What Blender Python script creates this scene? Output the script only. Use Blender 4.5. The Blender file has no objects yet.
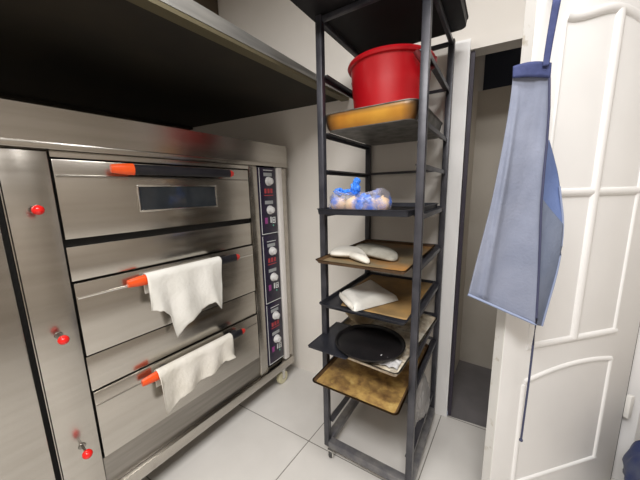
import bpy, bmesh, math, random
from mathutils import Vector, Matrix, noise
random.seed(7)
S = bpy.context.scene
COL = S.collection
PI = math.pi

# ------------------------------------------------------------------ camera
FPX = 280.456
YAW, PITCH, ROLL, CAMH = -0.619278, 0.173689, -0.0217575, 1.45
_cy, _sy, _cp, _sp = math.cos(YAW), math.sin(YAW), math.cos(PITCH), math.sin(PITCH)
FW = Vector((_sy*_cp, _cy*_cp, -_sp)); _r = Vector((_cy, -_sy, 0)); _u = _r.cross(FW)
RT = _r*math.cos(ROLL) + _u*math.sin(ROLL); UP = _u*math.cos(ROLL) - _r*math.sin(ROLL)
CP = Vector((0, 0, CAMH))
cam = bpy.data.cameras.new('camera'); co = bpy.data.objects.new('camera', cam); COL.objects.link(co)
cam.sensor_fit = 'HORIZONTAL'; cam.sensor_width = 36; cam.lens = 36*FPX/640; cam.clip_start = .02
M = Matrix((RT, UP, -FW)).transposed().to_4x4(); M.translation = CP; co.matrix_world = M
S.camera = co

def on_plane(px, py, p0, n):
    """point of the vertical plane (p0, n) that the photo shows at px, py"""
    d = FW + RT*((px-320)/FPX) - UP*((py-240)/FPX)
    p0 = Vector(p0); n = Vector(n)
    return CP + d*(n.dot(p0-CP)/n.dot(d))

# ------------------------------------------------------------------ materials
def mat(name, c, rough=.5, metal=0., c2=None, nscale=8, nstretch=(1, 1, 1), bump=0., bscale=None, detail=4,
        lo=.35, hi=.65, spec=None, rvar=0., aniso=0.):
    m = bpy.data.materials.new(name); m.use_nodes = True
    nt = m.node_tree; b = nt.nodes['Principled BSDF']
    b.inputs['Base Color'].default_value = (*c, 1); b.inputs['Roughness'].default_value = rough
    b.inputs['Metallic'].default_value = metal
    if spec is not None: b.inputs['Specular IOR Level'].default_value = spec
    tc = nt.nodes.new('ShaderNodeTexCoord'); mp = nt.nodes.new('ShaderNodeMapping')
    mp.inputs['Scale'].default_value = nstretch
    nt.links.new(tc.outputs['Object'], mp.inputs['Vector'])
    nz = nt.nodes.new('ShaderNodeTexNoise'); nz.inputs['Scale'].default_value = nscale; nz.inputs['Detail'].default_value = detail
    nt.links.new(mp.outputs[0], nz.inputs['Vector'])
    if c2 is not None:
        cr = nt.nodes.new('ShaderNodeValToRGB'); cr.color_ramp.elements[0].position = lo; cr.color_ramp.elements[1].position = hi
        cr.color_ramp.elements[0].color = (*c, 1); cr.color_ramp.elements[1].color = (*c2, 1)
        nt.links.new(nz.outputs['Fac'], cr.inputs[0]); nt.links.new(cr.outputs[0], b.inputs['Base Color'])
    if rvar:
        mr = nt.nodes.new('ShaderNodeMapRange'); mr.inputs['To Min'].default_value = rough-rvar; mr.inputs['To Max'].default_value = rough+rvar
        nt.links.new(nz.outputs['Fac'], mr.inputs['Value']); nt.links.new(mr.outputs[0], b.inputs['Roughness'])
    if bump:
        n2 = nt.nodes.new('ShaderNodeTexNoise'); n2.inputs['Scale'].default_value = bscale or nscale; n2.inputs['Detail'].default_value = 3
        nt.links.new(mp.outputs[0], n2.inputs['Vector'])
        bp = nt.nodes.new('ShaderNodeBump'); bp.inputs['Strength'].default_value = bump; bp.inputs['Distance'].default_value = .01
        nt.links.new(n2.outputs['Fac'], bp.inputs['Height']); nt.links.new(bp.outputs[0], b.inputs['Normal'])
    return m

def ringmat(name, base, mid, dark, light, scale=9, rim=True):
    """greasy baking surface: blotches plus round burnt marks"""
    m = bpy.data.materials.new(name); m.use_nodes = True
    nt = m.node_tree; N = nt.nodes; L = nt.links; b = N['Principled BSDF']; b.inputs['Roughness'].default_value = .55
    tc = N.new('ShaderNodeTexCoord')
    nz = N.new('ShaderNodeTexNoise'); nz.inputs['Scale'].default_value = 14; nz.inputs['Detail'].default_value = 6; nz.inputs['Roughness'].default_value = .65
    L.new(tc.outputs['Object'], nz.inputs['Vector'])
    cr = N.new('ShaderNodeValToRGB'); e = cr.color_ramp.elements
    e[0].position = .3; e[0].color = (*dark, 1); e[1].position = .72; e[1].color = (*light, 1)
    x = e.new(.43); x.color = (*mid, 1); x = e.new(.56); x.color = (*base, 1)
    L.new(nz.outputs['Fac'], cr.inputs[0])
    vo = N.new('ShaderNodeTexVoronoi'); vo.inputs['Scale'].default_value = scale; vo.inputs['Randomness'].default_value = .6
    ad = N.new('ShaderNodeVectorMath'); ad.operation = 'MULTIPLY_ADD'; ad.inputs[1].default_value = (.12, .12, .12)
    L.new(nz.outputs['Color'], ad.inputs[0]); L.new(tc.outputs['Object'], ad.inputs[2]); L.new(ad.outputs[0], vo.inputs['Vector'])
    c2 = N.new('ShaderNodeValToRGB'); e = c2.color_ramp.elements
    e[0].position = .18; e[0].color = (.25, .25, .25, 1); e[1].position = .46; e[1].color = (0, 0, 0, 1)
    x = e.new(.32); x.color = (.6, .6, .6, 1)
    L.new(vo.outputs['Distance'], c2.inputs[0])
    mx = N.new('ShaderNodeMix'); mx.data_type = 'RGBA'; mx.inputs['B'].default_value = (*dark, 1)
    L.new(c2.outputs[0], mx.inputs['Factor']); L.new(cr.outputs[0], mx.inputs['A']); L.new(mx.outputs['Result'], b.inputs['Base Color'])
    return m

STEEL = mat('brushed_steel', (.47, .445, .405), .23, 1, c2=(.52, .495, .455), nscale=3, nstretch=(1, .35, 10), rvar=.04)
STEEL2 = mat('polished_steel', (.70, .69, .66), .16, 1, c2=(.76, .75, .72), nscale=5)
STEELD = mat('dull_steel', (.27, .255, .23), .30, 1, c2=(.33, .31, .285), nscale=5, nstretch=(1, .6, 10))
TRIMW = mat('bright_trim', (.80, .77, .74), .35, c2=(.86, .83, .80), nscale=5)  # whitish corner strip, brighter than the steel around it
WALLF = mat('wall_unseen_dark', (.34, .30, .26), .8, c2=(.42, .38, .33), nscale=1.2)  # unseen walls, coloured darker to deepen the reflections in the steel
CASTB = mat('gap_black', (.006, .006, .006), .8)
BLACKP = mat('black_plastic', (.012, .012, .016), .32, c2=(.02, .02, .024), nscale=20)
ORANGE = mat('orange_plastic', (.85, .085, .012), .3, c2=(.92, .11, .015), nscale=10)
ENDRED = mat('red_end', (.55, .03, .02), .35)
REDK = mat('red_knob', (.80, .015, .012), .18)
PANEL = mat('panel_navy', (.012, .012, .03), .3, c2=(.03, .02, .045), nscale=30)
KNOBW = mat('knob_silver', (.62, .62, .62), .35, c2=(.75, .75, .75), nscale=40)
LBL = mat('label_grey', (.35, .37, .38), .5)
WHT = mat('marking_white', (.75, .78, .78), .5)
REDM = mat('marking_red', (.42, .05, .06), .5)
GRN = mat('marking_green', (.12, .40, .30), .5)
PURP = mat('marking_purple', (.28, .05, .22), .5)
GLASSD = mat('oven_glass', (.012, .014, .018), .07, c2=(.03, .035, .04), nscale=4)
CLOTH = mat('white_cloth', (.80, .79, .75), .9, c2=(.70, .69, .64), nscale=7, bump=.25, bscale=60)
CLOTH2 = mat('cream_cloth', (.78, .75, .69), .9, c2=(.66, .63, .56), nscale=9, bump=.3, bscale=70)
MITTG = mat('grey_cloth', (.27, .255, .21), .9, c2=(.46, .44, .38), nscale=14, bump=.3, bscale=60)
RACKM = mat('rack_paint', (.030, .031, .040), .36, .2, c2=(.06, .06, .072), nscale=12, bump=.08, bscale=30)
RACKL = mat('rack_paint_worn', (.13, .13, .145), .45, .3, c2=(.24, .235, .23), nscale=16, bump=.1, bscale=40)
TRAYD = mat('dark_tray', (.022, .024, .032), .42, .5, c2=(.04, .042, .055), nscale=9)
TRAYBR = mat('brown_tray', (.10, .055, .03), .5, .3, c2=(.20, .12, .06), nscale=9)
TRAYK = mat('black_tray', (.004, .004, .005), .6, .1, c2=(.008, .008, .010), nscale=9)
TRAYG = mat('old_tray_grey', (.10, .095, .085), .5, .5, c2=(.22, .21, .19), nscale=18, nstretch=(1, 1, 1), bump=.08)
def golden():
    m = mat('baked_on_gold', (.34, .115, .010), .33, .1, c2=(.56, .28, .035), nscale=6, lo=.3, hi=.7)
    nt = m.node_tree; N = nt.nodes; L = nt.links; b = N['Principled BSDF']; src = b.inputs['Base Color'].links[0].from_socket
    tc = N.new('ShaderNodeTexCoord'); sx = N.new('ShaderNodeSeparateXYZ'); L.new(tc.outputs['Object'], sx.inputs[0])
    def ramp(sock, a, e_):
        mr = N.new('ShaderNodeMapRange'); mr.inputs['From Min'].default_value = a; mr.inputs['From Max'].default_value = e_; L.new(sock, mr.inputs['Value']); return mr.outputs[0]
    def mul(a, b_):
        n = N.new('ShaderNodeMath'); n.operation = 'MULTIPLY'; L.new(a, n.inputs[0]); L.new(b_, n.inputs[1]); return n.outputs[0]
    k = mul(mul(ramp(sx.outputs[0], .015, .085), ramp(sx.outputs[0], .405, .350)), ramp(sx.outputs[2], .072, .045))
    mx = N.new('ShaderNodeMix'); mx.data_type = 'RGBA'; mx.inputs['A'].default_value = (.018, .011, .008, 1)
    L.new(k, mx.inputs['Factor']); L.new(src, mx.inputs['B']); L.new(mx.outputs['Result'], b.inputs['Base Color'])
    return m
GOLD = golden()
BROWNT = mat('browned_tray', (.22, .17, .10), .5, .1, c2=(.42, .20, .055), nscale=4, lo=.42, hi=.6)
GOLDP = ringmat('greasy_gold', (.42, .27, .085), (.27, .16, .055), (.10, .05, .018), (.58, .44, .17), 8)
SPECK = ringmat('stained_enamel', (.68, .62, .50), (.50, .41, .30), (.14, .10, .07), (.80, .77, .70), 14)
PAPERB = mat('brown_paper', (.22, .15, .07), .7, c2=(.46, .27, .09), nscale=7, lo=.3, hi=.7)
PAPERG = mat('parchment', (.68, .56, .38), .7, c2=(.42, .30, .18), nscale=8, lo=.4, hi=.65)
PANB = mat('cast_black', (.004, .004, .005), .45, c2=(.012, .010, .011), nscale=12)
REDP = mat('red_plastic', (.46, .004, .010), .36, c2=(.55, .007, .014), nscale=5, bump=.03)
REDD = mat('red_plastic_dark', (.16, .012, .016), .45)
WALL = mat('wall_paint', (.78, .745, .69), .75, c2=(.82, .785, .735), nscale=2.5, bump=.03, bscale=40)
WHITE = mat('white_paint', (.84, .835, .83), .42, c2=(.88, .875, .87), nscale=3)
CHIP = mat('chipped_paint', (.52, .48, .40), .6, c2=(.74, .73, .70), nscale=24, lo=.28, hi=.40)
CEIL = mat('ceiling_paint', (.80, .79, .77), .8)
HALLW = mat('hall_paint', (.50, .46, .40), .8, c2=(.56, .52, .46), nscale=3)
HALLD = mat('hall_void_dark', (.030, .036, .055), .8)
HALLF = mat('hall_floor_shade', (.13, .125, .13), .5, c2=(.17, .16, .165), nscale=5)  # hall tiles with the hall's shadow put into a darker colour
SHADE = mat('shade_dark', (.035, .028, .045), .5)
HOODIN = mat('hood_inside', (.009, .007, .004), .7, .0, c2=(.020, .015, .008), nscale=3)
HOODLIP = mat('hood_lip', (.40, .40, .39), .38, .85, c2=(.5, .5, .48), nscale=8, nstretch=(1, .5, 6))
OLIVE = mat('hood_channel', (.16, .14, .085), .45, .5)
DUCT = mat('duct_brown', (.10, .075, .05), .6, .2)
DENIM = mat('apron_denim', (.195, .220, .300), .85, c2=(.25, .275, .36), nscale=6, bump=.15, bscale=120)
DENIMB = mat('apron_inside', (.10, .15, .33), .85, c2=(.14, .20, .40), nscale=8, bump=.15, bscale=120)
DENIMG = mat('apron_fold_shaded', (.13, .16, .235), .85, c2=(.18, .21, .29), nscale=8, bump=.15, bscale=120)  # same denim, shade of the side fold put into a darker colour
NAVY = mat('apron_band', (.03, .042, .125), .8, c2=(.05, .065, .18), nscale=30, bump=.2, bscale=80)
CORD = mat('cord_navy', (.05, .055, .11), .8)
HEM = mat('hem_light', (.26, .31, .46), .8)
BLUEK = mat('blue_film', (.025, .16, .75), .35, c2=(.06, .28, .9), nscale=15)
ONION = mat('bulb_skin', (.84, .70, .40), .5, c2=(.72, .40, .26), nscale=9)
BAGG = mat('grey_film', (.33, .32, .32), .3, c2=(.48, .47, .46), nscale=8, bump=.2, bscale=16)
BLUEBAG = mat('dark_blue_bag', (.012, .022, .085), .38, c2=(.07, .08, .11), nscale=7, lo=.42, hi=.6, bump=.6, bscale=9)
RUBBER = mat('castor_rubber', (.06, .06, .06), .6)
CASTY = mat('castor_yellow', (.60, .56, .33), .3, c2=(.72, .69, .5), nscale=30)
BRASS = mat('hinge_white', (.78, .77, .74), .4)
LAMP = bpy.data.materials.new('lamp_glow'); LAMP.use_nodes = True
_b = LAMP.node_tree.nodes['Principled BSDF']; _b.inputs['Emission Color'].default_value = (1, .96, .90, 1); _b.inputs['Emission Strength'].default_value = 4

def film_material():
    m = bpy.data.materials.new('clear_blue_film'); m.use_nodes = True; nt = m.node_tree; N = nt.nodes; L = nt.links
    b = N['Principled BSDF']; b.inputs['Base Color'].default_value = (.45, .55, .85, 1); b.inputs['Roughness'].default_value = .2
    tc = N.new('ShaderNodeTexCoord'); nz = N.new('ShaderNodeTexNoise'); nz.inputs['Scale'].default_value = 16; nz.inputs['Detail'].default_value = 3
    L.new(tc.outputs['Object'], nz.inputs['Vector'])
    cr = N.new('ShaderNodeValToRGB'); e = cr.color_ramp.elements
    e[0].position = .50; e[0].color = (.62, .60, .72, 1); e[1].position = .68; e[1].color = (.05, .2, .8, 1)
    L.new(nz.outputs['Fac'], cr.inputs[0]); L.new(cr.outputs[0], b.inputs['Base Color'])
    mr = N.new('ShaderNodeMapRange'); mr.inputs['From Min'].default_value = .48; mr.inputs['From Max'].default_value = .68
    mr.inputs['To Min'].default_value = .15; mr.inputs['To Max'].default_value = .7
    L.new(nz.outputs['Fac'], mr.inputs['Value']); L.new(mr.outputs[0], b.inputs['Alpha'])
    return m
FILM = film_material()

def floor_material():
    m = bpy.data.materials.new('floor_tiles'); m.use_nodes = True; nt = m.node_tree; N = nt.nodes; L = nt.links
    b = N['Principled BSDF']
    tc = N.new('ShaderNodeTexCoord'); sx = N.new('ShaderNodeSeparateXYZ'); L.new(tc.outputs['Object'], sx.inputs[0])
    def mth(op, a, bb=None, c=None):
        n = N.new('ShaderNodeMath'); n.operation = op
        for i, v in enumerate((a, bb, c)):
            if v is None: continue
            if isinstance(v, (int, float)): n.inputs[i].default_value = v
            else: L.new(v, n.inputs[i])
        return n.outputs[0]
    u = mth('MULTIPLY', mth('ADD', sx.outputs[0], .901+6*.597), 1/.597)
    v = mth('MULTIPLY', mth('ADD', mth('ADD', sx.outputs[1], -1.105+6*.60), mth('MULTIPLY', mth('ADD', sx.outputs[0], .901), -.074)), 1/.60)
    def edge(t):
        f = mth('FRACT', t); return mth('MINIMUM', f, mth('SUBTRACT', 1., f))
    d = mth('MINIMUM', edge(u), edge(v))
    g = mth('LESS_THAN', d, .0042)
    nz = N.new('ShaderNodeTexNoise'); nz.inputs['Scale'].default_value = 3; nz.inputs['Detail'].default_value = 5; L.new(tc.outputs['Object'], nz.inputs['Vector'])
    cr = N.new('ShaderNodeValToRGB'); e = cr.color_ramp.elements
    e[0].position = .35; e[0].color = (.63, .61, .58, 1); e[1].position = .65; e[1].color = (.70, .68, .65, 1); L.new(nz.outputs['Fac'], cr.inputs[0])
    mx = N.new('ShaderNodeMix'); mx.data_type = 'RGBA'; mx.inputs['B'].default_value = (.20, .185, .165, 1)
    L.new(g, mx.inputs['Factor']); L.new(cr.outputs[0], mx.inputs['A']); L.new(mx.outputs['Result'], b.inputs['Base Color'])
    b.inputs['Roughness'].default_value = .32
    return m
FLOOR = floor_material()

# ------------------------------------------------------------------ mesh helpers
class MB:
    def __init__(s): s.bm = bmesh.new()
    def box(s, x0, x1, y0, y1, z0, z1, bev=0.):
        v = [s.bm.verts.new(p) for p in ((x0, y0, z0), (x1, y0, z0), (x1, y1, z0), (x0, y1, z0), (x0, y0, z1), (x1, y0, z1), (x1, y1, z1), (x0, y1, z1))]
        fs = [s.bm.faces.new([v[i] for i in q]) for q in ((3, 2, 1, 0), (4, 5, 6, 7), (0, 1, 5, 4), (1, 2, 6, 5), (2, 3, 7, 6), (3, 0, 4, 7))]
        if bev:
            es = list({e for f in fs for e in f.edges}); bmesh.ops.bevel(s.bm, geom=es, offset=bev, segments=2, affect='EDGES', profile=.5)
        return s
    def prism(s, pts, z0, z1):
        a = [s.bm.verts.new((p[0], p[1], z0)) for p in pts]; b = [s.bm.verts.new((p[0], p[1], z1)) for p in pts]
        s.bm.faces.new(a[::-1]); s.bm.faces.new(b); n = len(pts)
        for i in range(n): s.bm.faces.new((a[i], a[(i+1) % n], b[(i+1) % n], b[i]))
        return s
    def rings(s, loops, close=True, cap0=True, cap1=True):
        L = [[s.bm.verts.new(p) for p in lp] for lp in loops]; n = len(L[0])
        for a, b in zip(L, L[1:]):
            for i in range(n if close else n-1):
                s.bm.faces.new((a[i], a[(i+1) % n], b[(i+1) % n], b[i]))
        if cap0: s.bm.faces.new(L[0][::-1])
        if cap1: s.bm.faces.new(L[-1])
        return s
    def tube(s, pts, r, seg=10, sx=1., caps=True):
        pts = [Vector(p) for p in pts]; loops = []
        up = Vector((0, 0, 1))
        for i, p in enumerate(pts):
            t = (pts[min(i+1, len(pts)-1)]-pts[max(i-1, 0)]).normalized()
            a = t.cross(up)
            if a.length < 1e-3: a = t.cross(Vector((0, 1, 0)))
            a.normalize(); b = a.cross(t)
            rr = r[i] if isinstance(r, (list, tuple)) else r
            loops.append([p + a*(rr*sx*math.cos(2*PI*k/seg)) + b*(rr*math.sin(2*PI*k/seg)) for k in range(seg)])
        return s.rings(loops, True, caps, caps)
    def lathe(s, prof, seg=40, c=(0, 0, 0), axis=2, cap0=True, cap1=True):
        loops = []
        for r, z in prof:
            lp = []
            for k in range(seg):
                a = 2*PI*k/seg; q = (r*math.cos(a), r*math.sin(a), z)
                if axis == 0: q = (z, q[0], q[1])
                if axis == 1: q = (q[1], z, q[0])
                lp.append((q[0]+c[0], q[1]+c[1], q[2]+c[2]))
            loops.append(lp)
        return s.rings(loops, True, cap0, cap1)
    def grid(s, f, nu, nv):
        V = [[s.bm.verts.new(f(i/nu, j/nv)) for i in range(nu+1)] for j in range(nv+1)]
        for j in range(nv):
            for i in range(nu): s.bm.faces.new((V[j][i], V[j][i+1], V[j+1][i+1], V[j+1][i]))
        return s
    def ball(s, c, r, sc=(1, 1, 1), sub=3, lump=0., ls=3., seed=0.):
        res = bmesh.ops.create_icosphere(s.bm, subdivisions=sub, radius=1)
        for v in res['verts']:
            d = v.co.copy(); k = 1 + lump*noise.noise(d*ls + Vector((seed, seed*.7, -seed)))
            v.co = Vector((d.x*sc[0], d.y*sc[1], d.z*sc[2]))*(r*k) + Vector(c)
        return s

def tag(o, label=None, cat=None, group=None, kind=None):
    if label: o['label'] = label
    if cat: o['category'] = cat
    if group: o['group'] = group
    if kind: o['kind'] = kind
    return o
def empty(name, loc, rz=0, label=None, cat=None, group=None):
    o = bpy.data.objects.new(name, None); COL.objects.link(o); o.location = loc; o.rotation_euler = (0, 0, rz); o.empty_display_size = .1
    return tag(o, label, cat, group)
def obj(name, mb, m, parent=None, smooth=True, world=True, recenter=True, solid=0., sub=0, angle=35, off=0.):
    """link one mesh; world=True: vertices given in world space"""
    bm = mb.bm; bmesh.ops.recalc_face_normals(bm, faces=bm.faces)
    shift = Vector((0, 0, 0))
    if parent is not None and world:
        p = parent
        while p is not None: shift += Vector(p.location); p = p.parent
        for v in bm.verts: v.co -= shift
        shift = Vector((0, 0, 0))
    elif parent is None and recenter and len(bm.verts):
        xs = [v.co for v in bm.verts]
        shift = Vector(((min(v.x for v in xs)+max(v.x for v in xs))/2, (min(v.y for v in xs)+max(v.y for v in xs))/2, min(v.z for v in xs)))
        for v in bm.verts: v.co -= shift
    me = bpy.data.meshes.new(name); bm.to_mesh(me); bm.free()
    o = bpy.data.objects.new(name, me); COL.objects.link(o); o.location = shift
    if isinstance(m, (list, tuple)):
        for q in m: me.materials.append(q)
    else: me.materials.append(m)
    if parent is not None: o.parent = parent
    if smooth:
        me.polygons.foreach_set('use_smooth', [True]*len(me.polygons))
        md = None
        try: me.set_sharp_from_angle(angle=math.radians(angle))
        except Exception: pass
    if solid:
        md = o.modifiers.new('thickness', 'SOLIDIFY'); md.thickness = solid; md.offset = off
    if sub:
        md = o.modifiers.new('smooth', 'SUBSURF'); md.levels = sub; md.render_levels = sub
    return o
def struct(name, mb, m, parent=None, smooth=False):
    o = obj(name, mb, m, parent, smooth=smooth, recenter=False)
    if parent is None: o['kind'] = 'structure'
    return o

# ------------------------------------------------------------------ the setting
WX0, WY0, WS = -1.356, 1.615, .125                      # back wall: y = WY0 + WS (x - WX0)
def wy(x): return WY0 + WS*(x-WX0)
LEFT, RIGHT, FRONT, TOP = -2.45, 1.75, -1.9, 2.95
DL, DR, DTOP = -.272, .50, 2.145                         # doorway
struct('floor', MB().prism([(LEFT, FRONT), (RIGHT, FRONT), (RIGHT, wy(RIGHT)+.02), (DR, wy(DR)+.02), (DL-.01, wy(DL)+.005), (LEFT, wy(LEFT)+.02)], -.06, 0), FLOOR)
struct('ceiling', MB().box(LEFT-.1, RIGHT+.1, FRONT-.1, 3.0, TOP, TOP+.08), CEIL)
def wall_piece(mb, xa, xb, z0, z1, t=.10):
    mb.prism([(xa, wy(xa)), (xb, wy(xb)), (xb-WS*t, wy(xb)+t), (xa-WS*t, wy(xa)+t)], z0, z1)
w = MB(); wall_piece(w, LEFT, DL-.095, -.06, TOP); wall_piece(w, DL-.095, DR, DTOP+.05, TOP); wall_piece(w, DR, RIGHT, -.06, TOP)
struct('wall_back', w, WALL)
struct('wall_left', MB().box(LEFT-.1, LEFT, FRONT, wy(LEFT)+.12, -.06, TOP), WALL)
struct('wall_right', MB().box(RIGHT, RIGHT+.1, FRONT, wy(RIGHT)+.12, -.06, TOP), WALLF)
struct('wall_front', MB().box(LEFT-.1, RIGHT+.1, FRONT-.1, FRONT, -.06, TOP), WALLF)
# door lining: left jamb and head
def casing(xa, xb, z0, z1, dy=.012):
    mb = MB(); mb.prism([(xa, wy(xa)-dy), (xb, wy(xb)-dy), (xb-WS*.1, wy(xb)+.1), (xa-WS*.1, wy(xa)+.1)], z0, z1); return mb
struct('trim_1', casing(DL-.098, DL, .002, DTOP+.05), WHITE)
struct('trim_2', casing(DL, DR, DTOP, DTOP+.05, .004), WALL)
struct('trim_3', MB().prism([(DL+.001, wy(DL)+.015), (DL+.020, wy(DL)+.015), (DL+.010, wy(DL)+.105), (DL-.012, wy(DL)+.105)], .004, DTOP-.002), SHADE)  # shade on the jamb's reveal, put in as a dark strip
# hall behind the doorway
HY = 2.46
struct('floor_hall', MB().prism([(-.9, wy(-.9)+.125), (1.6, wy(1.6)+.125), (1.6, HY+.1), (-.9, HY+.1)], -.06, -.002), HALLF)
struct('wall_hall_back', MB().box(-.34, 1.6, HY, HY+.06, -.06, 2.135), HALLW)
struct('wall_hall_void', MB().box(-.34, 1.6, HY+.25, HY+.31, 2.0, TOP), HALLD)  # dark-coloured panel standing for the dark open void above the hall wall
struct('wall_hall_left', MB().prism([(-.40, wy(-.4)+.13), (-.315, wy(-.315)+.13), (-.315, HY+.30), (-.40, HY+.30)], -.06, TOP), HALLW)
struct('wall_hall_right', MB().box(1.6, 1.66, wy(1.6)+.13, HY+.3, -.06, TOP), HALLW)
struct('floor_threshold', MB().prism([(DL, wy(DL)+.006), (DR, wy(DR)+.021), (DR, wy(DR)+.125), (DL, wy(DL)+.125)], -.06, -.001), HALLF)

# ------------------------------------------------------------------ deck oven
OX = -1.356                                              # front plane of the oven
oven = empty('deck_oven', (OX-.4, .83, 0), 0, 'large stainless steel three-deck oven with orange-tipped door handles', 'oven')
OB = -2.16                                               # back of the body
obj('body', MB().box(OB, OX-.035, .153, 1.49, .20, 1.62, .004), STEEL, oven)
obj('lid', MB().prism([(OB, .10), (OX+.006, .10), (OX+.006, 1.518), (OB, 1.50)], 1.622, 1.755), STEEL, oven, smooth=False)
obj('lid_lip', MB().box(OX-.03, OX+.014, .10, 1.515, 1.612, 1.636, .004), STEEL, oven)
obj('left_pillar', MB().box(OX-.03, OX, .157, .2795, .192, 1.605, .002), STEEL, oven)
obj('header', MB().box(OX-.03, OX-.001, .286, 1.238, 1.588, 1.61, .001), STEEL, oven)
obj('right_stile', MB().box(OX-.03, OX, 1.174, 1.240, .20, 1.605, .002), STEEL, oven)
obj('side_flange', MB().box(OX-.03, OX, 1.457, 1.506, .20, 1.605, .002), STEEL, oven)
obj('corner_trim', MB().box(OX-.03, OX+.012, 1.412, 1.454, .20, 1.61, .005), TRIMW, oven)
doorz = [(1.292, 1.581), (.822, 1.121), (.350, .657)]
hz = [1.553, 1.083, .620]
for k, (z0, z1) in enumerate(doorz):
    d = obj('oven_door', MB().box(OX-.028, OX+.002, .287, 1.167, z0, z1, .003), STEEL, oven)
    zc = z1-.058
    obj('door_ridge', MB().box(OX, OX+.006, .291, 1.163, zc-.004, zc+.004, .002), STEEL2 if k == 1 else STEELD, d)
    if k == 0:
        f = MB(); y0, y1, a, b, t = .545, .935, 1.375, 1.492, .008
        f.box(OX, OX+.010, y0, y1, b-t, b, .002).box(OX, OX+.010, y0, y1, a, a+t, .002).box(OX, OX+.010, y0, y0+t, a+t, b-t, .002).box(OX, OX+.010, y1-t, y1, a+t, b-t, .002)
        obj('window_frame', f, STEEL2, d)
        obj('window_pane', MB().box(OX, OX+.005, y0+t, y1-t, a+t, b-t), GLASSD, d)
    # bar handle: dark grip, coloured ends
    hx, h = OX+.045, hz[k]
    def grip(y0, y1, r0, r1, n=8):
        mb = MB(); loops = []
        for i in range(n+1):
            t = i/n; r = r0+(r1-r0)*math.sin(t*PI/2)
            loops.append([(hx+.014*math.cos(2*PI*q/14)*r/.022, y0+(y1-y0)*t, h+r*math.sin(2*PI*q/14)) for q in range(14)])
        return mb.rings(loops)
    obj('handle', grip(.528, 1.000, .021, .021), BLACKP, d)
    obj('handle_end', grip(.448, .528, .016, .0235), ORANGE, d)['label'] = 'orange left handle end'
    obj('handle_end', grip(1.024, 1.000, .012, .019), ENDRED, d)['label'] = 'red right handle end'
    for yy in (.56, .97): obj('handle_bracket', MB().box(OX, hx, yy-.012, yy+.012, h-.012, h+.012, .003), BLACKP, d)
# steel bands between the decks with a dark gap above and below
obj('panel_backing', MB().box(OX-.0345, OX-.02, 1.2405, 1.411, .205, 1.61), CASTB, oven)
for z0, z1 in ((1.129, 1.262), (.664, .814)):
    obj('deck_band', MB().box(OX-.03, OX-.006, .286, 1.169, z0, z1, .002), STEEL, oven)
for z0, z1 in ((1.263, 1.291), (1.1215, 1.128), (.8145, .8215), (.6575, .6635)):
    obj('deck_gap', MB().box(OX-.0345, OX-.024, .283, 1.172, z0, z1), CASTB, oven)
g = MB(); g.box(OX-.0345, OX-.02, .2797, .2863, .345, 1.605).box(OX-.0345, OX-.02, 1.1675, 1.1737, .345, 1.605).box(OX-.0345, OX-.02, .286, 1.1675, 1.581, 1.588)
obj('door_gap', g, CASTB, oven)
# sloping base tray and lip
b = MB(); b.rings([[(OX-.03, y, .345), (OX-.006, y, .345), (OX-.014, y, .193), (OX-.06, y, .193)] for y in (.283, 1.245)])
obj('base_tray', b, STEELD, oven, smooth=False)
obj('base_lip', MB().box(OX-.04, OX+.012, .155, 1.498, .132, .192, .003), STEEL, oven)
obj('base_floor', MB().box(OB, OX-.035, .155, 1.49, .14, .205), STEELD, oven)
# control strips
for k in range(3):
    zt = (1.604, 1.166, .687)[k]; zb = (1.170, .691, .235)[k]; s = (1., .985, .96)[k]
    p = obj('control_panel', MB().box(OX-.03, OX+.003, 1.247, 1.400, zb, zt, .002), PANEL, oven)
    X = OX+.003; yc = 1.328
    zo = (1.604, 1.138, .670)[k]
    def Z(z): return zo-(1.583-z)*s
    f = MB(); f.box(X, X+.001, 1.252, 1.256, zb+.004, zt-.004); f.box(X, X+.001, 1.256, 1.398, zb+.004, zb+.008)
    f.box(X, X+.001, 1.290, 1.372, Z(1.565), Z(1.569)); obj('panel_line', f, WHT, p)
    for a in (1.540, 1.361): obj('panel_label', MB().box(X, X+.0012, yc-.036, yc+.036, Z(a)-.011, Z(a)+.011), LBL, p)
    for a in (1.497, 1.311):
        kb = MB(); kb.lathe([(.029, 0), (.029, .006), (.023, .008), (.021, .026), (.017, .029)], 24, (X, yc+.004, Z(a)), 0)
        kb.box(X+.026, X+.034, yc-.001, yc+.009, Z(a)-.019, Z(a)+.019, .002); obj('control_knob', kb, KNOBW, p)
    r = MB()
    for q in range(3): r.box(X, X+.0012, yc-.036+q*.027, yc-.018+q*.027, Z(1.420), Z(1.450))
    r.box(X, X+.0012, yc-.040, yc+.040, Z(1.404), Z(1.409)); obj('red_marking', r, REDM, p)
    ic = MB(); x0 = yc+.005
    ic.box(X, X+.0012, x0, x0+.010, Z(1.225), Z(1.265)).box(X, X+.0012, x0+.018, x0+.046, Z(1.256), Z(1.262)).box(X, X+.0012, x0+.018, x0+.046, Z(1.222), Z(1.228))
    ic.box(X, X+.0012, x0+.018, x0+.024, Z(1.228), Z(1.256)).box(X, X+.0012, x0+.040, x0+.046, Z(1.228), Z(1.256)).box(X, X+.0012, x0+.028, x0+.036, Z(1.236), Z(1.248))
    obj('switch_marking', ic, WHT, p)
    obj('switch', MB().box(X, X+.004, yc-.045, yc-.022, Z(1.222), Z(1.262), .001), PURP, p)
    obj('indicator_lamp', MB().lathe([(.006, 0), (.005, .003)], 12, (X, yc+.03, Z(1.206)), 0), GRN, p)
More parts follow.
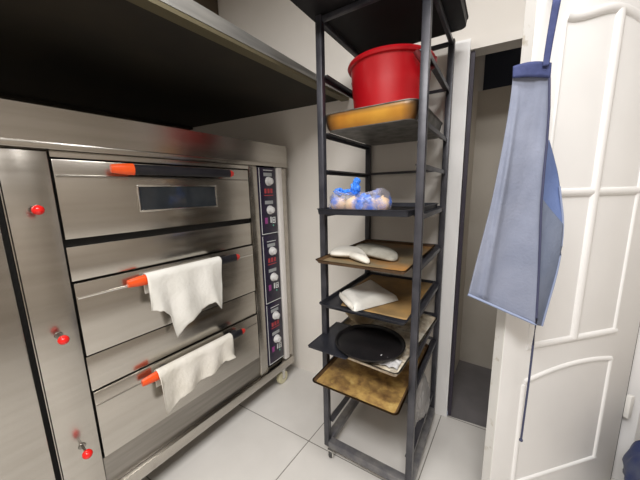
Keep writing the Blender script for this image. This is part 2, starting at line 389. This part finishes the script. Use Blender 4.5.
# damper pull knobs on the pillar
for px, py in ((38, 210), (63.5, 340), (87.5, 454)):
    q = on_plane(px, py, (OX+.062, 0, 0), (1, 0, 0))
    kn = obj('damper_knob', MB().ball(q, .0165, (1.15, 1, 1)), REDK, oven)
    obj('damper_rod', MB().tube([(OX, q.y, q.z), (OX+.05, q.y, q.z)], .004, 10).lathe([(.013, 0), (.011, .004)], 16, (OX, q.y, q.z), 0), STEELD, kn)
# castors
def castor(parent, x, y, top, r, wm, world=True, wdt=.03):
    mb = MB(); mb.lathe([(r-.004, -wdt/2), (r, -wdt/2+.005), (r, wdt/2-.005), (r-.004, wdt/2)], 24, (x, y, r), 0)
    c = obj('castor', mb, wm, parent, world=world)
    fk = MB(); fk.box(x-wdt/2-.006, x-wdt/2-.002, y-.014, y+.014, r-.008, r*2+.006).box(x+wdt/2+.002, x+wdt/2+.006, y-.014, y+.014, r-.008, r*2+.006)
    fk.box(x-wdt/2-.006, x+wdt/2+.006, y-.018, y+.018, r*2+.005, top)
    obj('castor_fork', fk, STEEL2, c, world=world)
for x in (OX+.002-.03, OB+.08):
    for y in (.25, 1.40): castor(oven, x, y, .14, .05, CASTY)

# tall steel cabinet at the oven's left
cab = empty('steel_cabinet', (OX-.36, -.22, 0), 0, 'plain stainless steel cabinet side panel standing left of the oven', 'cabinet')
obj('body', MB().box(OX-.72, OX-.012, -.62, .128, .10, 1.56, .004), STEEL, cab)
obj('door', MB().box(OX-.012, OX+.004, -.60, .136, .12, 1.55, .004), STEEL, cab)
for x in (OX-.66, OX-.06):
    for y in (-.56, .08): obj('foot', MB().lathe([(.022, 0), (.018, .1)], 16, (x, y, 0)), STEELD, cab)
obj('gap_strip', MB().box(OX-.06, OX-.03, .1285, .1525, .12, 1.56), CASTB, cab)

# ------------------------------------------------------------------ extractor hood
HF, HB, HZ = -.935, LEFT+.006, 2.012
def hy(x): return wy(x)-.008
hood = empty('extractor_hood', (-1.7, .4, HZ), 0, 'wide dark exhaust hood with a steel front lip above the oven', 'hood')
obj('canopy', MB().prism([(HB, -1.1), (HF-.03, -1.1), (HF-.03, hy(HF)), (HB, hy(HB))], HZ+.008, HZ+.03), HOODIN, hood, smooth=False)
obj('front_channel', MB().prism([(HF-.05, -1.1), (HF, -1.1), (HF, hy(HF)), (HF-.05, hy(HF-.05))], HZ-.004, HZ+.012), OLIVE, hood, smooth=False)
l = MB(); l.rings([[(HF-.01, y, HZ+.012), (HF+.002, y, HZ+.012), (HF-.004, y, HZ+z), (HF-.016, y, HZ+z)] for y, z in ((-1.1, .085), (.55, .070), (hy(HF), .038))])
obj('front_lip', l, HOODLIP, hood, smooth=False)
obj('rear_channel', MB().box(HB, HB+.06, -1.1, hy(HB), HZ-.012, HZ+.008), HOODIN, hood, smooth=False)
obj('duct_box', MB().prism([(HB, -1.1), (-1.99, -1.1), (-1.99, hy(-1.99)), (HB, hy(HB))], HZ+.03, TOP-.002), DUCT, hood, smooth=False)

# ------------------------------------------------------------------ bakery rack
RO = Vector((-.767, 1.109, 0)); RTH = .05; RW, RD, RH = .446, .545, 2.17
E1 = Vector((math.cos(RTH), math.sin(RTH), 0)); E2 = Vector((-math.sin(RTH), math.cos(RTH), 0))
def RK(a, d, z): return RO + E1*a + E2*d + Vector((0, 0, z))
rack = empty('tray_rack', RO, RTH, 'tall dark grey metal bakery rack on castors beside the doorway', 'rack')
LV = [.20, .548, .705, .905, 1.125, 1.345, 1.545, 1.71, 1.955]
for a in (0, RW):
    for d in (0, RD):
        obj('post', MB().box(a-.015, a+.015, d-.015, d+.015, .055, RH+.015, .003), RACKM, rack, world=False)
for z, h in ((.075, .02), (RH, .010)):
    for d in (0, RD): obj('crossbar', MB().box(.015, RW-.015, d-h, d+h, z-h, z+h, .003), RACKL if z < 1 else RACKM, rack, world=False)
    for a in (0, RW): obj('side_bar', MB().box(a-h, a+h, .015, RD-.015, z-h, z+h, .003), RACKL if z < 1 else RACKM, rack, world=False)
for z in LV:
    for sgn, a in ((1, 0), (-1, RW)):
        x0, x1 = sorted((a-.004*sgn, a+.026*sgn))
        m = MB(); m.box(x0, x1, .0155, RD-.0155, z-.005, z); x0, x1 = sorted((a-.004*sgn, a)); m.box(x0, x1, .0155, RD-.0155, z-.020, z-.005)
        obj('runner', m, RACKM, rack, world=False)
    if z > .5 and z != LV[-2]: obj('stop_bar', MB().box(.015, RW-.015, RD-.006, RD+.006, z-.006, z+.008), RACKM, rack, world=False)
for a in (.030, RW-.030):
    for d in (-.012, RD-.03): castor(rack, a, d, .0555, .022, RUBBER, False, .018)

# ------------------------------------------------------------------ trays
def rrect(w, d, r, z, ox=0, oy=0, n=5):
    pts = []
    for cx, cy, a0 in ((w-r, r, -PI/2), (w-r, d-r, 0), (r, d-r, PI/2), (r, r, PI)):
        for i in range(n+1):
            a = a0+PI/2*i/n; pts.append((cx+r*math.cos(a)+ox, cy+r*math.sin(a)+oy, z))
    return pts
def tray(name, a0, a1, d0, d1, z, h, m, label, cat='tray', flare=.008, r=.02, t=.003, inner=None, innername='tray_lining', wall=None, group='baking trays on the rack', tilt=0., walllabel=None, rim=None):
    """shallow baking tray, origin at its front left bottom corner; optional stained inner sheet and outer front wall"""
    w, d = a1-a0, d1-d0
    root = empty(name, RK(a0, d0, z), RTH, label, cat, group); root.rotation_euler = (tilt, 0, RTH)
    f = flare
    lo = rrect(w-2*f, d-2*f, r, 0, f, f); hi = rrect(w, d, r+f, h)
    lip = rrect(w+.008, d+.008, r+f+.004, h+.001, -.004, -.004); lip2 = rrect(w+.008, d+.008, r+f+.004, h+.004, -.004, -.004)
    ih = rrect(w-2*t, d-2*t, r+f-t, h+.004, t, t); il = rrect(w-2*f-2*t, d-2*f-2*t, r-t, t, f+t, f+t)
    obj('pan', MB().rings([lo, hi, lip, lip2, ih, il]), m, root, world=False)
    if inner: obj(innername, MB().rings([rrect(w-2*f-4*t, d-2*f-4*t, r, t+.0005, f+2*t, f+2*t), rrect(w-2*f-4*t, d-2*f-4*t, r, t+.0015, f+2*t, f+2*t)]), inner, root, world=False)
    if rim:
        obj('rim', MB().rings([lip, lip2, ih, [(x, y, z_-.003) for x, y, z_ in ih]], True, False, False), rim, root, world=False)
    if wall:
        arc = [(cx_+(r+f)*math.cos(a_), r+f+(r+f)*math.sin(a_)) for cx_, a0_, a1_ in ((r+f, PI*1.12, PI*1.5), (w-r-f, PI*1.5, PI*1.88)) for a_ in [a0_+(a1_-a0_)*i/8 for i in range(9)]]
        nrm = [((x-min(max(x, r+f), w-r-f))/(r+f), (y-r-f)/(r+f)) for x, y in arc]
        def wl(q, o): return [(x+nx*o-nx*f*(1-q), y+ny*o-ny*f*(1-q), .003+(h-.002)*q) for (x, y), (nx, ny) in zip(arc, nrm)]
        fr = [wl(q, .001+.007*math.sin(q*PI)**.6) for q in [i/10 for i in range(11)]]
        obj('stained_front', MB().rings(fr, False, False, False), wall, root, world=False)['label'] = walllabel
    return root
tray('baking_tray', -.045, .523, -.22, .475, RH+.016, .03, TRAYK, 'big black tray lying across the very top of the rack', r=.03, flare=.004)
tray('deep_baking_pan', .018, .428, -.022, .535, 1.7105, .066, TRAYG, 'deep grey baking pan with golden burnt front, holding the red basin', 'pan', flare=.014, r=.035, wall=GOLD, walllabel='golden brown baked-on front wall')
tray('baking_tray', .018, .428, -.09, .51, 1.3455, .022, TRAYD, 'dark tray with knotted blue bag on it', inner=TRAYK, r=.014, flare=.004)
tray('baking_tray', .018, .428, -.112, .488, 1.1255, .012, TRAYBR, 'browned tray carrying the oven mitt', inner=BROWNT, innername='browned_surface', r=.012, rim=BROWNT)
tray('baking_tray', .018, .428, -.09, .51, .9055, .014, TRAYD, 'dark tray under brown paper and a folded white cloth', r=.012)
t5 = tray('baking_tray', .011, .420, -.118, .495, .7055, .016, SPECK, 'pale speckled stained tray beneath the round black pan', r=.012, rim=mat('pale_rim', (.72, .69, .62), .5, c2=(.58, .51, .42), nscale=20))
t5.rotation_euler = (0, 0, RTH-.064)
tray('baking_tray', .018, .428, -.165, .44, .5485, .009, TRAYBR, 'golden stained tray, lowest on the rack', inner=GOLDP, innername='greasy_lining', r=.012, rim=mat('rust_rim', (.20, .10, .05), .6, c2=(.34, .22, .10), nscale=14))

# dark plate under the round pan
dp = empty('baking_sheet', RK(-.004, -.158, .7262), RTH, 'flat dark blue-grey metal sheet sticking out left under the round black pan', 'baking sheet')
obj('plate', MB().rings([rrect(.205, .29, .01, 0), rrect(.205, .29, .01, .003)]), TRAYD, dp, world=False)
obj('folded_edge', MB().box(.006, .199, -.003, .002, -.0, .005, .001).box(-.003, .002, .006, .284, 0, .005, .001), TRAYD, dp, world=False)
# round black pan
c = RK(.240, .005, .7305); R = .160
rp = MB(); rp.lathe([(R*.88, 0), (R*.95, .002), (R*.985, .010), (R, .015), (R+.004, .016), (R+.003, .019), (R-.003, .018), (R*.965, .011), (R*.93, .006), (R*.82, .005), (.02, .0045)], 64, c)
tag(obj('round_pan', rp, PANB), 'round black shallow pan on the speckled tray', 'pan')

# papers
def sheet(name, f, nu, nv, m, label, cat, solid=.0012, parent=None):
    o = obj(name, MB().grid(f, nu, nv), m, parent, solid=solid, angle=80)
    return tag(o, label, cat)
def brown(u, v):
    a, d = .05+.375*u, -.035+.535*v
    if u < .5 and v < .4: a += .06*(1-v/.4)*(1-2*u)
    z = .9105 + .003*abs(noise.noise((u*4, v*4, 1))) + .004*(u > .97)
    return RK(a, d, z)
sheet('baking_paper', brown, 24, 24, PAPERB, 'brown greasy baking paper lying under the folded white cloth', 'paper')
def parch(u, v):
    a, d = .026+.13*u, .17+.28*v
    z = .713 + .085*(1-u)**2*math.sin(PI*min(1, .25+v*.9)) + .004*noise.noise((u*5, v*6, 3))
    return RK(a, d, z)
sheet('baking_paper', parch, 16, 20, PAPERG, 'stained parchment curling up at the left of the speckled tray', 'paper')
def crumple(u, v):
    a, d = .27+.135*u, -.100+.075*v
    z = .713 + .018*abs(noise.noise((u*4+2, v*4, 5))) + .012*math.sin(PI*u)*math.sin(PI*v)
    return RK(a, d, z)
sheet('paper_scrap', crumple, 20, 16, mat('grey_scrap', (.62, .62, .62), .8, c2=(.30, .29, .30), nscale=16, lo=.45, hi=.7), 'crumpled grey-white scrap at the right front of the speckled tray', 'paper')

# cloths on the rack
def folded(u, v):
    # quadrilateral footprint of the folded cloth, thick in the middle
    A, B, C_, D = (.062, .045), (.200, -.085), (.330, .145), (.120, .315)
    x = (1-u)*(1-v)*A[0]+u*(1-v)*B[0]+u*v*C_[0]+(1-u)*v*D[0]; y = (1-u)*(1-v)*A[1]+u*(1-v)*B[1]+u*v*C_[1]+(1-u)*v*D[1]
    return x, y
def cloth_top(u, v):
    x, y = folded(u, v); e = min(1, 7*min(u, 1-u, v, 1-v))
    z = .917 + .040*(e**.35) + .008*noise.noise((u*3, v*3, 2)) * e + .008*math.sin(v*9+u*3)*e*.5
    return RK(x, y, z)
mb = MB(); mb.grid(cloth_top, 30, 30)
mb.grid(lambda u, v: RK(*folded(u, v), .916), 2, 2)
tw = obj('folded_cloth', mb, CLOTH, angle=80); tag(tw, 'folded white cloth on brown paper on the dark tray', 'cloth')
mb = MB()
def fold2(u, v):
    a = Vector((.060, .047)); b = Vector((.198, -.083)); p = a.lerp(b, u)
    n = Vector((-.72, -.55)); bulge = math.sin(PI*v)
    p = p + n*(.018*bulge*math.sin(PI*u)**.5)
    return RK(p.x, p.y, .917+.034*v*(.75+.25*math.sin(PI*u)))
obj('fold', MB().grid(fold2, 18, 8), CLOTH2, tw, solid=.002, angle=80)
# oven mitt: hand part and thumb, cuff to the left
def mitt_body(pts, rs, zs, nm, m, par=None, z0=1.132):
    loops = []
    for (a, d), r, h in zip(pts, rs, zs):
        i = pts.index((a, d)); p0 = Vector(pts[max(0, i-1)]); p1 = Vector(pts[min(len(pts)-1, i+1)]); t = (p1-p0).normalized(); n = Vector((-t.y, t.x))
        loops.append([RK(a+n.x*r*math.cos(q*2*PI/18), d+n.y*r*math.cos(q*2*PI/18), z0+h/2+h/2*math.sin(q*2*PI/18)) for q in range(18)])
    return obj(nm, MB().rings(loops), m, par, angle=80, sub=1)
mt = mitt_body([(.022, .045), (.06, .05), (.11, .06), (.15, .075), (.19, .085), (.215, .09)], [.070, .084, .084, .074, .05, .012], [.036, .044, .046, .042, .034, .012], 'oven_mitt', CLOTH2)
tag(mt, 'white and grey padded oven mitt lying on the browned tray', 'oven mitt')
mitt_body([(.105, .150), (.15, .145), (.21, .125), (.27, .095), (.315, .065), (.338, .048)], [.05, .075, .082, .072, .046, .012], [.044, .054, .054, .046, .034, .012], 'mitt_palm', MITTG, mt)['label'] = 'greyish soiled mitt half'
mitt_body([(.13, .03), (.16, .012), (.20, -.012), (.235, -.032), (.252, -.042)], [.024, .03, .028, .022, .008], [.034, .038, .036, .028, .010], 'thumb', CLOTH2, mt)

# red basin in the deep pan
c = RK(.236, .232, 1.7156)
prof = [(.150, 0), (.157, .004), (.174, .19), (.180, .274), (.182, .280), (.193, .282), (.197, .290), (.193, .300), (.186, .302), (.178, .294), (.170, .19), (.153, .01), (.02, .006)]
bs = obj('plastic_basin', MB().lathe(prof, 64, c), REDP); tag(bs, 'large bright red plastic basin standing in the deep pan', 'basin')
for s in (1, -1):
    ax = ((E1*math.cos(.42)-E2*math.sin(.42))*s).normalized(); pts = []
    for i in range(9):
        t = -1+2*i/8; pts.append(c + ax*(.190+.022*(1-t*t)) + Vector((-ax.y, ax.x, 0))*(.062*t) + Vector((0, 0, .272-.055*(1-t*t))))
    h = obj('basin_handle', MB().tube(pts, .011, 10, 1.), REDD, bs)
    h['label'] = 'dark red handle'

# knotted bag of onions on the dark tray
bagc = RK(.17, .055, 1.3495)
bulbs = [(.070, .030, .039, 'pale onion at the left end of the blue bag'), (.155, .010, .039, 'yellowish onion in the middle of the blue bag'), (.225, .020, .036, 'pinkish onion low at the right of the blue bag'), (.268, .065, .038, 'cream onion at the right rear of the blue bag')]
for a, d, r, lab in bulbs:
    p = RK(a, d, 1.3495+r*.9)
    o = empty('onion', (p.x, p.y, p.z-r*.9), 0, lab, 'onion', 'onions in the knotted blue bag')
    obj('bulb', MB().ball(p, r, (1.05, 1, .9), 3, .05, 2, a*30), ONION, o)
    obj('stalk_tip', MB().tube([p+Vector((0, 0, r*.82)), p+Vector((.006, .003, r*1.05))], [.008, .003], 8), ONION, o)
fm = MB()
res = bmesh.ops.create_icosphere(fm.bm, subdivisions=5, radius=1)
for v in res['verts']:
    d = v.co.copy(); best = 0
    # support surface wrapped loosely round the onions
    for a, dd, r, _ in bulbs:
        q = Vector((a-.165, dd-.03, r*.9-.042)); best = max(best, d.dot(q)+(r+.004))
    k = best*(1+.07*noise.noise(d*4)+.03*noise.noise(d*11))
    p = Vector((d.x*k, d.y*k, d.z*k)); z = max(p.z+.042, .0015)
    if d.z > .55: z = min(z, .088+.012*noise.noise(d*5))
    v.co = RK(.165+p.x, .03+p.y, 1.349+z)
fo = obj('plastic_bag', fm, FILM, angle=80); tag(fo, 'thin translucent blue knotted plastic bag holding onions on the dark tray', 'bag')
k1 = MB()
obj('bag_knot', MB().ball(RK(.160, .02, 1.452), .026, (.8, .7, 1.3), 4, .45, 3, 1), BLUEK, fo)
obj('bag_knot', MB().ball(RK(.166, .02, 1.487), .015, (1.1, .8, 1.1), 4, .3, 3, 2), BLUEK, fo)
obj('bag_knot', MB().ball(RK(.122, .02, 1.440), .022, (1.7, .7, .6), 4, .45, 3, 4), BLUEK, fo)
obj('blue_film_fold', MB().ball(RK(.075, .02, 1.443), .021, (1.1, .8, .8), 4, .45, 3, 3), BLUEK, fo)
obj('blue_film_fold', MB().ball(RK(.222, -.012, 1.412), .022, (1.2, .5, .9), 4, .5, 3, 6), BLUEK, fo)
obj('blue_film_fold', MB().ball(RK(.200, -.026, 1.385), .020, (.8, .4, 1.2), 4, .5, 3, 7), BLUEK, fo)

# crumpled grey film bag in the lower back corner of the rack
gb = MB(); res = bmesh.ops.create_icosphere(gb.bm, subdivisions=5, radius=1)
for v in res['verts']:
    d = v.co.copy(); rr = 1+.30*abs(noise.noise(d*2.3+Vector((4, 1, 2))))-.12*noise.noise(d*6); tap = 1-.45*max(0, d.z)
    v.co = RK(.412+d.x*.040*rr*tap, .36+d.y*.11*rr*tap, .262+d.z*.165)
gbo = obj('plastic_bag', gb, BAGG, angle=80); tag(gbo, 'crumpled grey plastic bag standing on the rack bottom rail behind the right post', 'bag')

# ------------------------------------------------------------------ cloths hung over the oven handles
def inside_cols(poly, y):
    zs = []
    for i in range(len(poly)):
        a, b = poly[i], poly[(i+1) % len(poly)]
        if (a[0] <= y) != (b[0] <= y): zs.append(a[1]+(b[1]-a[1])*(y-a[0])/(b[0]-a[0]))
    return (max(zs), min(zs)) if zs else None
def hung(pxpoly, hz_, label, seed, m):
    HX = OX+.062
    poly = [(q.y, q.z) for q in (on_plane(x, y, (HX+.006, 0, 0), (1, 0, 0)) for x, y in pxpoly)]
    ya, yb = min(p[0] for p in poly)+.0005, max(p[0] for p in poly)-.0005
    nu, nv, back = 70, 34, 10
    rows = []
    hx = OX+.045
    for i in range(nu+1):
        y = ya+(yb-ya)*i/nu; t, b_ = inside_cols(poly, y); col = []
        b_ += .006*noise.noise((y*60, seed, 0)); t0 = t
        ztop = hz_+.026
        for j in range(back+1):           # rear drop and wrap over the grip
            q = j/back
            if q < .5: col.append((hx-.022, y, hz_-.07+(.078)*q*2))
            else:
                a = PI*(1-(q-.5)*2); col.append((hx+.024*math.cos(a), y, hz_+.008+.020*math.sin(a)))
        zs = min(hz_+.006, t)
        for j in range(1, nv+1):
            q = j/nv; z = zs+(b_-zs)*q
            fold = .012*math.sin(y*46+seed+.9*math.sin(q*2+seed))*q**.7 + .010*noise.noise((y*13, z*8, seed))*q
            col.append((hx+.024+.001+max(-.018, fold)+.004*q, y, z))
        rows.append(col)
    mb = MB(); V = [[mb.bm.verts.new(p) for p in c_] for c_ in rows]
    for i in range(nu):
        for j in range(len(V[0])-1): mb.bm.faces.new((V[i][j], V[i+1][j], V[i+1][j+1], V[i][j+1]))
    o = obj('kitchen_towel', mb, m, solid=.0025, angle=80); tag(o, label, 'towel', 'towels hung over the oven handles'); return o
hung([(148.5, 276), (221.6, 258.8), (223.5, 285), (220.5, 309), (214, 301), (207, 306), (195, 317), (187, 324), (178.5, 339), (171, 316), (163, 310), (151.5, 311)], hz[1], 'white ragged towel hung over the middle oven door handle', 1.3, CLOTH)
hung([(158.4, 373), (224, 340.6), (234.5, 356), (226, 361), (208, 376), (196, 385), (184, 395), (170, 412), (166, 413), (163, 402)], hz[2], 'cream-white towel hung over the lowest oven door handle', 4.1, CLOTH2)

# ------------------------------------------------------------------ panelled door, half open
PHI = math.radians(41); DU = Vector((math.sin(PHI), math.cos(PHI), 0)); DN = Vector((math.cos(PHI), -math.sin(PHI), 0))
D0 = Vector((-.006, 1.200, 0)); DWID, DH, DT = .735, 2.17, .042
door = empty('door_1', D0, 0); door['kind'] = 'structure'
def DP(u, n, z): return D0 + DU*u + DN*n + Vector((0, 0, z))
def dbox(mb, u0, u1, n0, n1, z0, z1, bev=0):
    s = MB(); s.box(u0, u1, n0, n1, z0, z1, bev)
    base = len(mb.bm.verts); vm = {}
    for v in s.bm.verts: vm[v] = mb.bm.verts.new(DP(v.co.x, v.co.y, v.co.z))
    for f in s.bm.faces: mb.bm.faces.new([vm[v] for v in f.verts])
    s.bm.free(); return mb
obj('door_leaf', dbox(MB(), 0, DWID, -DT, 0, .012, DH, .002), WHITE, door)
obj('door_edge', dbox(MB(), -.003, .0, -DT+.002, -.002, .012, DH), CHIP, door)['label'] = 'chipped unpainted door edge'
PL, PR, MU = .118, .580, .350
def bead(pts, r=.010):
    mb = MB(); P = [DP(u, .002, z) for u, z in pts]; loops = []
    for i, p in enumerate(P):
        t = (P[min(i+1, len(P)-1)]-P[max(i-1, 0)]).normalized(); s = DN.cross(t).normalized()
        loops.append([p + s*(x*r) + DN*(y*r) for x, y in ((-1.2, -.3), (-1., .25), (-.5, .5), (0, .6), (.5, .5), (1., .25), (1.2, -.3))])
    return mb.rings(loops)
def ogee(u0, u1, za, zb, n=24, flat=.0):
    return [(u0+(u1-u0)*i/n, za+(zb-za)*(.5-.5*math.cos(PI*i/n))) for i in range(n+1)]
top = ogee(PL, MU, 1.985, 2.035) + ogee(MU, PR, 2.035, 1.985)[1:]
for nm, pts, r in (('panel_moulding', top, .013), ('panel_moulding', [(PL, 1.995), (PL, .832)], .005), ('panel_moulding', [(PR, 1.995), (PR, .832)], .008),
                   ('panel_moulding', [(MU, 2.03), (MU, .832)], .017), ('panel_moulding', [(PL, 1.425), (PR, 1.425)], .013), ('panel_moulding', [(PL-.008, .832), (PR+.008, .832)], .012)):
    obj(nm, bead(pts, r), WHITE, door, angle=60)
PR2 = .590
low = [(PL+(PR2-PL)*i/30, .655+.06*math.sin(PI*min(1, .12+.62*i/30))) for i in range(31)]
for pts in (low, [(PL, .665), (PL, .19)], [(PR2, low[-1][1]), (PR2, .19)], [(PL-.008, .19), (PR2+.008, .19)]):
    obj('panel_moulding', bead(pts, .009), WHITE, door, angle=60)
obj('closing_gap', dbox(MB(), DWID+.001, DWID+.010, -.03, -.004, .012, DH), SHADE, door)  # darkness of the hinge-side gap, put in as a dark strip
obj('hinge', dbox(MB(), DWID-.002, DWID+.022, .0, .02, .375, .49, .004), BRASS, door)
obj('hinge', dbox(MB(), DWID-.002, DWID+.022, .0, .02, 1.75, 1.85, .004), BRASS, door)
# right door lining where the door is hinged
hp = DP(DWID+.012, -.02, 0)
struct('trim_4', MB().prism([(hp.x, hp.y+.012), (hp.x+.07, hp.y+.02), (DR+.09, wy(DR+.09)-.001), (hp.x-.03, wy(hp.x)+.06)], .002, DTOP+.05), WHITE)

# ------------------------------------------------------------------ apron hanging at the door's free edge
A0 = Vector((-.02, 1.085, 0)); AV = Vector((.95, .31, 0)).normalized(); AN = Vector((AV.y, -AV.x, 0))
def AP(px, py, n=0.): return on_plane(px, py, A0+AN*n, AN)
def curve(pts, t):
    t = t*(len(pts)-1); i = min(int(t), len(pts)-2); f = t-i
    g = lambda k: pts[max(0, min(len(pts)-1, k))]
    r = []
    for q in range(2):
        a, b, c_, d = g(i-1)[q], g(i)[q], g(i+1)[q], g(i+2)[q]
        r.append(.5*((2*b)+(-a+c_)*f+(2*a-5*b+4*c_-d)*f*f+(-a+3*b-3*c_+d)*f**3))
    return r
LE = [(513, 76), (509.5, 105), (504, 138), (498, 170), (491, 204), (484, 232), (476, 263), (468, 295)]
RE = [(549, 77), (549, 108), (546.5, 142), (543.5, 172), (541, 205), (539.5, 240), (538, 280), (536, 324)]
OE = [(549, 140), (554.5, 160), (558.5, 178), (561, 200), (563, 222), (561, 250), (556, 276), (549, 301), (542, 326)]
SE = [(546.5, 142), (545, 155), (543.8, 172), (541.5, 195), (540.3, 220), (539.5, 250), (538.5, 276), (537.3, 301), (536, 325)]
ap = empty('apron', AP(520, 320, 0)-Vector((0, 0, .02)), 0, 'blue-grey denim apron hanging in front of the half open white door', 'apron')
def main(u, v):
    l, r = curve(LE, v), curve(RE, v)
    n = .010*math.sin(u*5+.6+v*2)*(.3+v) + .014*math.exp(-((u-.16-.06*v)/.06)**2)*min(1, v*2.2)*(v < .98) + .004*noise.noise((u*3, v*4, 1)) + .0015*noise.noise((u*6, v*14, 4))
    return AP(l[0]+(r[0]-l[0])*u, l[1]+(r[1]-l[1])*u, n)
obj('apron_cloth', MB().grid(main, 40, 80), DENIM, ap, solid=.002, angle=80)
def side(u, v, a, b, n0):
    v = a+(b-a)*v; l, r = curve(SE, v), curve(OE, v)
    return AP(l[0]+(r[0]-l[0])*u, l[1]+(r[1]-l[1])*u, -.006-.030*u+n0+.004*math.sin(u*3+v*9))
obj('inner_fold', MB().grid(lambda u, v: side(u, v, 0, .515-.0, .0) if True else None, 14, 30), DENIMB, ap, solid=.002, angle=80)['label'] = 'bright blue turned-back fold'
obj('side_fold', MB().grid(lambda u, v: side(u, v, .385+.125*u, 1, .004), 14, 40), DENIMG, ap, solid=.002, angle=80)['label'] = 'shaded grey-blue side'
BL_, BR_ = [(513, 66), (512.5, 77.5)], [(551.5, 62), (550, 78.5)]
def band(u, v):
    x0, y0 = 513+(-.5)*v, 66.5+11.5*v; x1, y1 = 551.5-1.2*v, 63+15*v
    bow = -3*math.sin(PI*u)*(1-.6*v)
    return AP(x0+(x1-x0)*u, y0+(y1-y0)*u+bow, .010+.006*math.sin(u*5))
obj('top_band', MB().grid(band, 20, 5), NAVY, ap, solid=.005, angle=80)
tp = DP(.055, .012, 2.10)
def strap(u, v):
    pts = [(545.8, 66), (549, 45), (553, 22), (556.6, 2)]
    if v < .6:
        c_ = curve(pts, v/.6); w_ = 3.2+.9*(v/.6)
        p = AP(c_[0]+(u-.5)*2*w_, c_[1]-(u-.5)*1., .014)
    else:
        q = (v-.6)/.4; a = AP(556.6+(u-.5)*8.2, 2-(u-.5), .014); b = tp + DU*((u-.5)*.026); p = a.lerp(b, q)
    return p
obj('neck_strap', MB().grid(strap, 4, 30), NAVY, ap, solid=.003, angle=80)
cord = [AP(x, y, .012) for x, y in ((549.5, 78), (549.3, 108), (547, 142), (544, 172), (541.3, 205), (540.2, 240), (538.6, 280), (536.5, 318), (533, 345), (529, 380), (525, 410), (521, 440))]
obj('tie_string', MB().tube(cord, .0034, 8).ball(cord[-1], .006), CORD, ap)
hem = [AP(468+(536-468)*t, 294.5+(324.5-294.5)*t, .010) for t in [i/12 for i in range(13)]]
obj('hem', MB().tube(hem, .0042, 8), HEM, ap)
obj('hem', MB().tube([AP(*curve(OE, .3+.7*i/16), -.03) for i in range(17)], .003, 8), HEM, ap)
# the hook on the door that carries the strap
hk = empty('coat_hook', tp, 0, 'small metal hook high on the white door holding the apron strap', 'hook')
obj('hook_bar', MB().tube([tp-DN*.013, tp+DN*.012, tp+DN*.02+Vector((0, 0, .02))], .004, 8), STEELD, hk)
obj('hook_plate', MB().ball(tp-DN*.0095, .012, (1, 1, 1.6), 2), STEELD, hk)

# ------------------------------------------------------------------ dark blue bag by the hinge
bb = MB(); res = bmesh.ops.create_icosphere(bb.bm, subdivisions=5, radius=1)
for v in res['verts']:
    d = v.co.copy(); rr = 1+.16*noise.noise(d*2.2+Vector((1, 5, 2)))+.06*noise.noise(d*6)
    z = .25+d.z*.285*rr
    v.co = Vector((.655+d.x*.215*rr, 1.53+d.y*.15*rr, max(z, .001)))
bo = obj('bag', bb, BLUEBAG, angle=80); tag(bo, 'dark blue crumpled bag on the floor right of the white door', 'bag')

# ------------------------------------------------------------------ light
def area(name, loc, size, power, col=(1, .96, .91), rot=(0, 0, 0), sy=None):
    l = bpy.data.lights.new(name, 'AREA'); l.shape = 'RECTANGLE'; l.size = size; l.size_y = sy or size; l.energy = power; l.color = col
    o = bpy.data.objects.new(name, l); COL.objects.link(o); o.location = loc; o.rotation_euler = rot; return o
fix = empty('ceiling_light', (-.1, -.75, TOP-.06), 0, 'white rectangular ceiling lamp of the kitchen', 'lamp')
obj('housing', MB().box(-.8, .6, -1.1, -.4, TOP-.06, TOP-.001, .004), WHITE, fix)
area('key_lamp', (-.1, -.75, TOP-.07), 1.35, 68, (1, .978, .955), (0, 0, 0), .65)
area('near_lamp', (.1, .45, TOP-.07), 1.1, 17, (1, .978, .955), (0, 0, 0), .3)
area('hall_lamp', (1.1, 2.25, 2.5), .3, 2.2, (1, .9, .8))
wd = bpy.data.worlds.new('world'); S.world = wd; wd.use_nodes = True
wd.node_tree.nodes['Background'].inputs[0].default_value = (.8, .85, 1, 1); wd.node_tree.nodes['Background'].inputs[1].default_value = .3
S.view_settings.view_transform = 'Standard'; S.view_settings.exposure = 0.38
